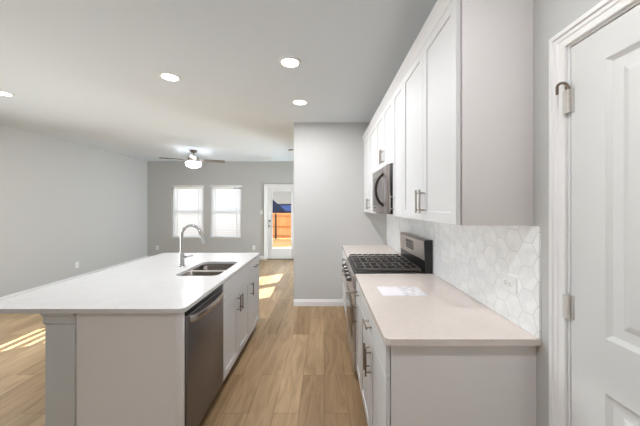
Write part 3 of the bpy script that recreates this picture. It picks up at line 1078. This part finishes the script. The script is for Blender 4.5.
# sink
t = thing('kitchen_sink', 'undermount stainless double bowl sink set in the island countertop', 'sink', (-1.07, 2.585, 0.69))
zr = ZC - 0.0282
def bowl(y0, y1):
    x0, x1 = SH[0] - 0.012, SH[2] + 0.012
    bm = NB()
    prs = [(0.0, zr - 0.0), (0.004, zr - 0.004), (0.008, zr - 0.10), (0.014, 0.72), (0.03, 0.70), (0.06, 0.694)]
    rings = [rrect(x0 + i, y0 + i, x1 - i, y1 - i, max(0.012, 0.055 - i * 0.3), z) for i, z in prs]
    loft(bm, rings, False, True)
    o = link('bowl', bm, M['sink'], t, angle=50)
    bm = NB()
    lathe(bm, ((x0 + x1) / 2, (y0 + y1) / 2, 0.6945), [(0.045, 0.0), (0.043, 0.003), (0.034, 0.002), (0.03, -0.0), (0.001, -0.0002)], 24, False, True)
    link('drain', bm, M['chrome'], o)
bowl(SH[1] - 0.012, 2.575)
bowl(2.605, SH[3] + 0.012)
bx('divider', M['satin'], t, SH[0] + 0.0, 2.5705, zr - 0.006, SH[2] - 0.0, 2.6095, zr - 0.0005, bev=0.002)

# faucet
FX, FY = -1.364, 2.646
t = thing('faucet', 'chrome gooseneck pull-down faucet standing on the island behind the sink', 'faucet', (FX, FY, ZC))
bm = NB()
lathe(bm, (FX, FY, ZC), [(0.03, 0.0003), (0.03, 0.004), (0.026, 0.009), (0.025, 0.014), (0.0245, 0.10), (0.021, 0.125), (0.0165, 0.15)], 24, True, True)
link('faucet_body', bm, M['chrome'], t)
bm = NB()
pts = [(FX, FY, ZC + 0.148), (FX, FY, ZC + 0.22), (FX, FY, ZC + 0.28)]
ra = 0.093
cxx, czz = FX + ra, ZC + 0.298
for i in range(15):
    a = PI - (PI - 0.28) * i / 14
    pts.append((cxx + ra * math.cos(a), FY, czz + ra * math.sin(a)))
tube(bm, pts, 0.0145, 14)
link('spout', bm, M['chrome'], t)
e = Vector(pts[-1]); dv = (Vector(pts[-1]) - Vector(pts[-2])).normalized()
bm = NB()
cyl(bm, e - dv * 0.004, e + dv * 0.03, 0.017, n=16)
cyl(bm, e + dv * 0.03, e + dv * 0.10, 0.0175, 0.0205, n=16)
cyl(bm, e + dv * 0.10, e + dv * 0.108, 0.0195, 0.017, n=16)
link('spray_head', bm, M['chrome'], t)
bm = NB()
cyl(bm, (FX + 0.018, FY - 0.004, ZC + 0.088), (FX + 0.045, FY - 0.006, ZC + 0.09), 0.0125, 0.011, n=14)
tube(bm, [(FX + 0.044, FY - 0.006, ZC + 0.091), (FX + 0.07, FY - 0.01, ZC + 0.096), (FX + 0.112, FY - 0.015, ZC + 0.104)], [0.0075, 0.006, 0.005], 10)
link('lever_handle', bm, M['chrome'], t)

# ------------------------------------------------------------------ ceiling
def lamp(parent, kind, loc, power, size, color):
    l = bpy.data.lights.new('lamp', kind)
    l.energy = power
    l.color = color
    if kind == 'AREA':
        l.shape = 'DISK'; l.size = size
    else:
        l.shadow_soft_size = size
    o = bpy.data.objects.new('lamp', l)
    COL.objects.link(o)
    o.parent = parent
    o.location = Vector(loc) - world_loc(parent)
    return o

def can_light(label, x, y):
    t = thing('recessed_light', label, 'ceiling light', (x, y, CH), 'recessed ceiling lights')
    bm = NB()
    lathe(bm, (x, y, CH), [(0.098, -0.0006), (0.097, -0.004), (0.088, -0.008), (0.076, -0.008), (0.072, -0.004)], 32)
    link('trim_ring', bm, M['white'], t)
    bm = NB()
    lathe(bm, (x, y, CH), [(0.0735, -0.001), (0.0735, -0.0055), (0.06, -0.007), (0.001, -0.0075)], 32, True, True)
    link('lens', bm, M['canlens'], t)
    lamp(t, 'AREA', (x, y, CH - 0.012), CAN_POWER, 0.13, CAN_COLOR)
can_light('lit recessed ceiling light over the aisle, nearer of the two in line', -0.295, 2.40)
can_light('lit recessed ceiling light over the aisle close to the partition wall', -0.29, 3.32)
can_light('lit recessed ceiling light above the island', -1.49, 2.67)
can_light('recessed ceiling light in front of the white pantry door, above the top of the frame', 0.25, 0.35)
can_light('lit recessed ceiling light at the left edge of the photo', -3.56, 3.05)

# ceiling fan
CX, CY = -2.93, 6.2
t = thing('ceiling_fan', 'brushed nickel ceiling fan with four grey blades and a lit glass bowl', 'ceiling fan', (CX, CY, CH))
bm = NB()
lathe(bm, (CX, CY, CH), [(0.075, -0.0005), (0.073, -0.02), (0.05, -0.05), (0.02, -0.06)], 28, True, True)
link('canopy', bm, M['fanmetal'], t)
bm = NB(); cyl(bm, (CX, CY, CH - 0.13), (CX, CY, CH - 0.055), 0.013, n=14)
link('downrod', bm, M['fanmetal'], t)
bm = NB()
lathe(bm, (CX, CY, CH), [(0.03, -0.125), (0.08, -0.14), (0.115, -0.165), (0.12, -0.20), (0.11, -0.225), (0.09, -0.24), (0.088, -0.262)], 32, True, True)
link('motor_housing', bm, M['fanmetal'], t)
for k in range(4):
    ang = math.radians(24 + 90 * k)
    Rz = Matrix.Translation((CX, CY, CH - 0.215)) @ Matrix.Rotation(ang, 4, 'Z') @ Matrix.Rotation(math.radians(-15), 4, 'X')
    bm = NB()
    outl = [(0.20, -0.05), (0.26, -0.062), (0.5, -0.068), (0.63, -0.066), (0.66, -0.05), (0.67, 0), (0.66, 0.05), (0.63, 0.066), (0.5, 0.068), (0.26, 0.062), (0.20, 0.05)]
    loft(bm, [[Rz @ Vector((x, y, z)) for x, y in outl] for z in (-0.005, 0.005)])
    b_ = link('blade', bm, M['fanblade'], t)
    bm = NB()
    loft(bm, [[Rz @ Vector((x, y, z)) for x, y in ((0.1, -0.02), (0.2, -0.014), (0.24, -0.035), (0.275, -0.035), (0.285, 0), (0.275, 0.035), (0.24, 0.035), (0.2, 0.014), (0.1, 0.02))] for z in (-0.0115, -0.006)])
    link('blade_arm', bm, M['fanmetal'], b_)
bm = NB()
lathe(bm, (CX, CY, CH), [(0.09, -0.2625), (0.150, -0.268), (0.163, -0.285), (0.158, -0.32), (0.13, -0.36), (0.075, -0.385), (0.001, -0.392)], 32, True, True)
link('glass_bowl', bm, M['bowl'], t)
bm = NB()
lathe(bm, (CX, CY, CH), [(0.088, -0.2525), (0.122, -0.2535), (0.13, -0.257), (0.13, -0.2625), (0.12, -0.265), (0.088, -0.2618)], 32, False, False)
link('light_kit_ring', bm, M['fanmetal'], t)
bm = NB(); lathe(bm, (CX, CY, CH - 0.392), [(0.012, 0.001), (0.012, -0.008), (0.006, -0.018), (0.001, -0.02)], 12, True, True)
link('finial', bm, M['nickel'], t)
bm = NB(); cyl(bm, (CX + 0.02, CY - 0.15, CH - 0.8), (CX + 0.02, CY - 0.145, CH - 0.24), 0.0016, n=6)
bmesh.ops.create_uvsphere(bm, u_segments=10, v_segments=8, radius=0.011, matrix=Matrix.Translation((CX + 0.02, CY - 0.15, CH - 0.805)))
link('pull_chain', bm, M['nickel'], t)

# detector and vent
t = thing('smoke_detector', 'small round white smoke detector on the ceiling near the partition wall corner', 'smoke detector', (-0.725, 6.16, CH))
bm = NB(); lathe(bm, (-0.725, 6.16, CH), [(0.068, -0.0006), (0.068, -0.012), (0.06, -0.018)], 28, True, False)
link('mounting_ring', bm, M['slot'], t)
bm = NB(); lathe(bm, (-0.725, 6.16, CH), [(0.062, -0.0165), (0.062, -0.03), (0.05, -0.04), (0.001, -0.042)], 28, True, True)
link('cover', bm, M['plastic'], t)
t = thing('ceiling_vent', 'flat white ceiling vent near the far wall before the glass door', 'vent', (-1.53, 7.2, CH))
bm = NB()
for a in ((-1.70, -1.36, 7.12, 7.135), (-1.70, -1.36, 7.265, 7.28), (-1.70, -1.685, 7.135, 7.265), (-1.375, -1.36, 7.135, 7.265)):
    box(bm, a[0], a[2], CH - 0.012, a[1], a[3], CH - 0.0006)
link('vent_frame', bm, M['white'], t)
bm = NB()
for k in range(8):
    y = 7.145 + k * 0.016
    box(bm, -1.685, y, CH - 0.010, -1.375, y + 0.010, CH - 0.008)
link('louvers', bm, M['white'], t)
bx('duct_opening', M['slot'], t, -1.685, 7.135, CH - 0.003, -1.375, 7.265, CH - 0.0008)

# outlets and switch on the grey walls
def outlet_left(y, z):
    f = lambda u, v, w: (XL + w, u, v)
    return outlet('wall_outlet', 'white upright outlet low on the long left wall', 'x+', XL, y, z, 0.075, 0.12)
outlet_left(5.52, 0.315)
outlet('wall_outlet', 'white outlet low on the far wall left of the blinds, near the room corner', 'y-', YF, -4.66, 0.325, 0.075, 0.12, group='outlets on the far wall')
outlet('wall_outlet', 'white outlet low on the far wall between the blinds and the glass door', 'y-', YF, -1.965, 0.325, 0.075, 0.12, group='outlets on the far wall')
outlet('light_switch', 'white light switch plate on the far wall left of the glass door', 'y-', YF, -1.75, 1.32, 0.08, 0.12, 'switch', 'rocker')

# ------------------------------------------------------------------ outside, seen through the glass door
bm = NB(); box(bm, -30, YF + 2.51, -0.8, 20, 60, -0.62)
struct(link('ground', bm, M['ground'], None, (0, 20, -0.7)))
bm = NB(); box(bm, -30, -12, -0.8, XL - 1.2, YF + 2.505, -0.62)
struct(link('ground', bm, M['ground'], None, (-15, 0, -0.7)))
bm = NB(); box(bm, -6, YF + 0.131, -0.8, 1.2, YF + 2.5, -0.16)
struct(link('patio', bm, M['patio'], None, (-2, 10, -0.3)))
bm = NB(); box(bm, -0.1, YF + 0.131, -0.159, 0.05, YF + 4.4, 3.4)  # unseen wall added to keep the sun off the far door and windows
struct(link('wall_sun_blocker', bm, M['siding'], None, (0, 10, -0.16)))

FYY = 17.7
t = thing('wooden_fence', 'orange cedar plank fence with rails, seen through the glass door', 'fence', (-3, FYY, -0.62))
bm = NB()
x = -9.0
while x < 3:
    box(bm, x, FYY, -0.60, x + 0.135, FYY + 0.018, 1.04 + random.uniform(-0.008, 0.008))
    x += 0.14
link('boards', bm, M['fence'], t)
for z in (-0.42, 0.17, 0.86):
    bx('rail', M['rail'], t, -9, FYY - 0.04, z - 0.045, 3, FYY - 0.001, z + 0.045)
for px in (-8.0, -5.55, -3.08, -0.6, 1.8):
    bm = NB(); cyl(bm, (px, FYY - 0.085, -0.62), (px, FYY - 0.085, 1.0), 0.045, n=12)
    link('fence_post', bm, M['post'], t)

t = thing('neighbor_house', 'neighboring house with a blue-grey shingle roof beyond the fence', 'house', (-4, 34, -0.62))
bx('house_walls', M['siding'], t, -12, 30, -0.62, 3, 38, 1.0)
bm = NB()
loft(bm, [[(-12.4, 29.5, 0.8), (3.4, 29.5, 0.8), (3.4, 38.5, 0.8), (-12.4, 38.5, 0.8)], [(-12.4, 29.5, 0.95), (3.4, 29.5, 0.95), (3.4, 38.5, 0.95), (-12.4, 38.5, 0.95)], [(-9, 33.9, 1.66), (1, 33.9, 1.66), (1, 34.1, 1.66), (-9, 34.1, 1.66)]])
link('roof', bm, M['shingle'], t)
bx('ridge_cap', M['fascia'], t, -9.2, 33.7, 1.60, 1.2, 34.3, 1.76)
bm = NB()
loft(bm, [[(-12.2, 28.6, 0.9), (-3.85, 28.6, 0.9), (-8, 28.6, 4.5)], [(-11.2, 33.0, 0.9), (-5.2, 33.0, 0.9), (-8.4, 33.0, 3.6)]])
link('gable', bm, M['shingle'], t)
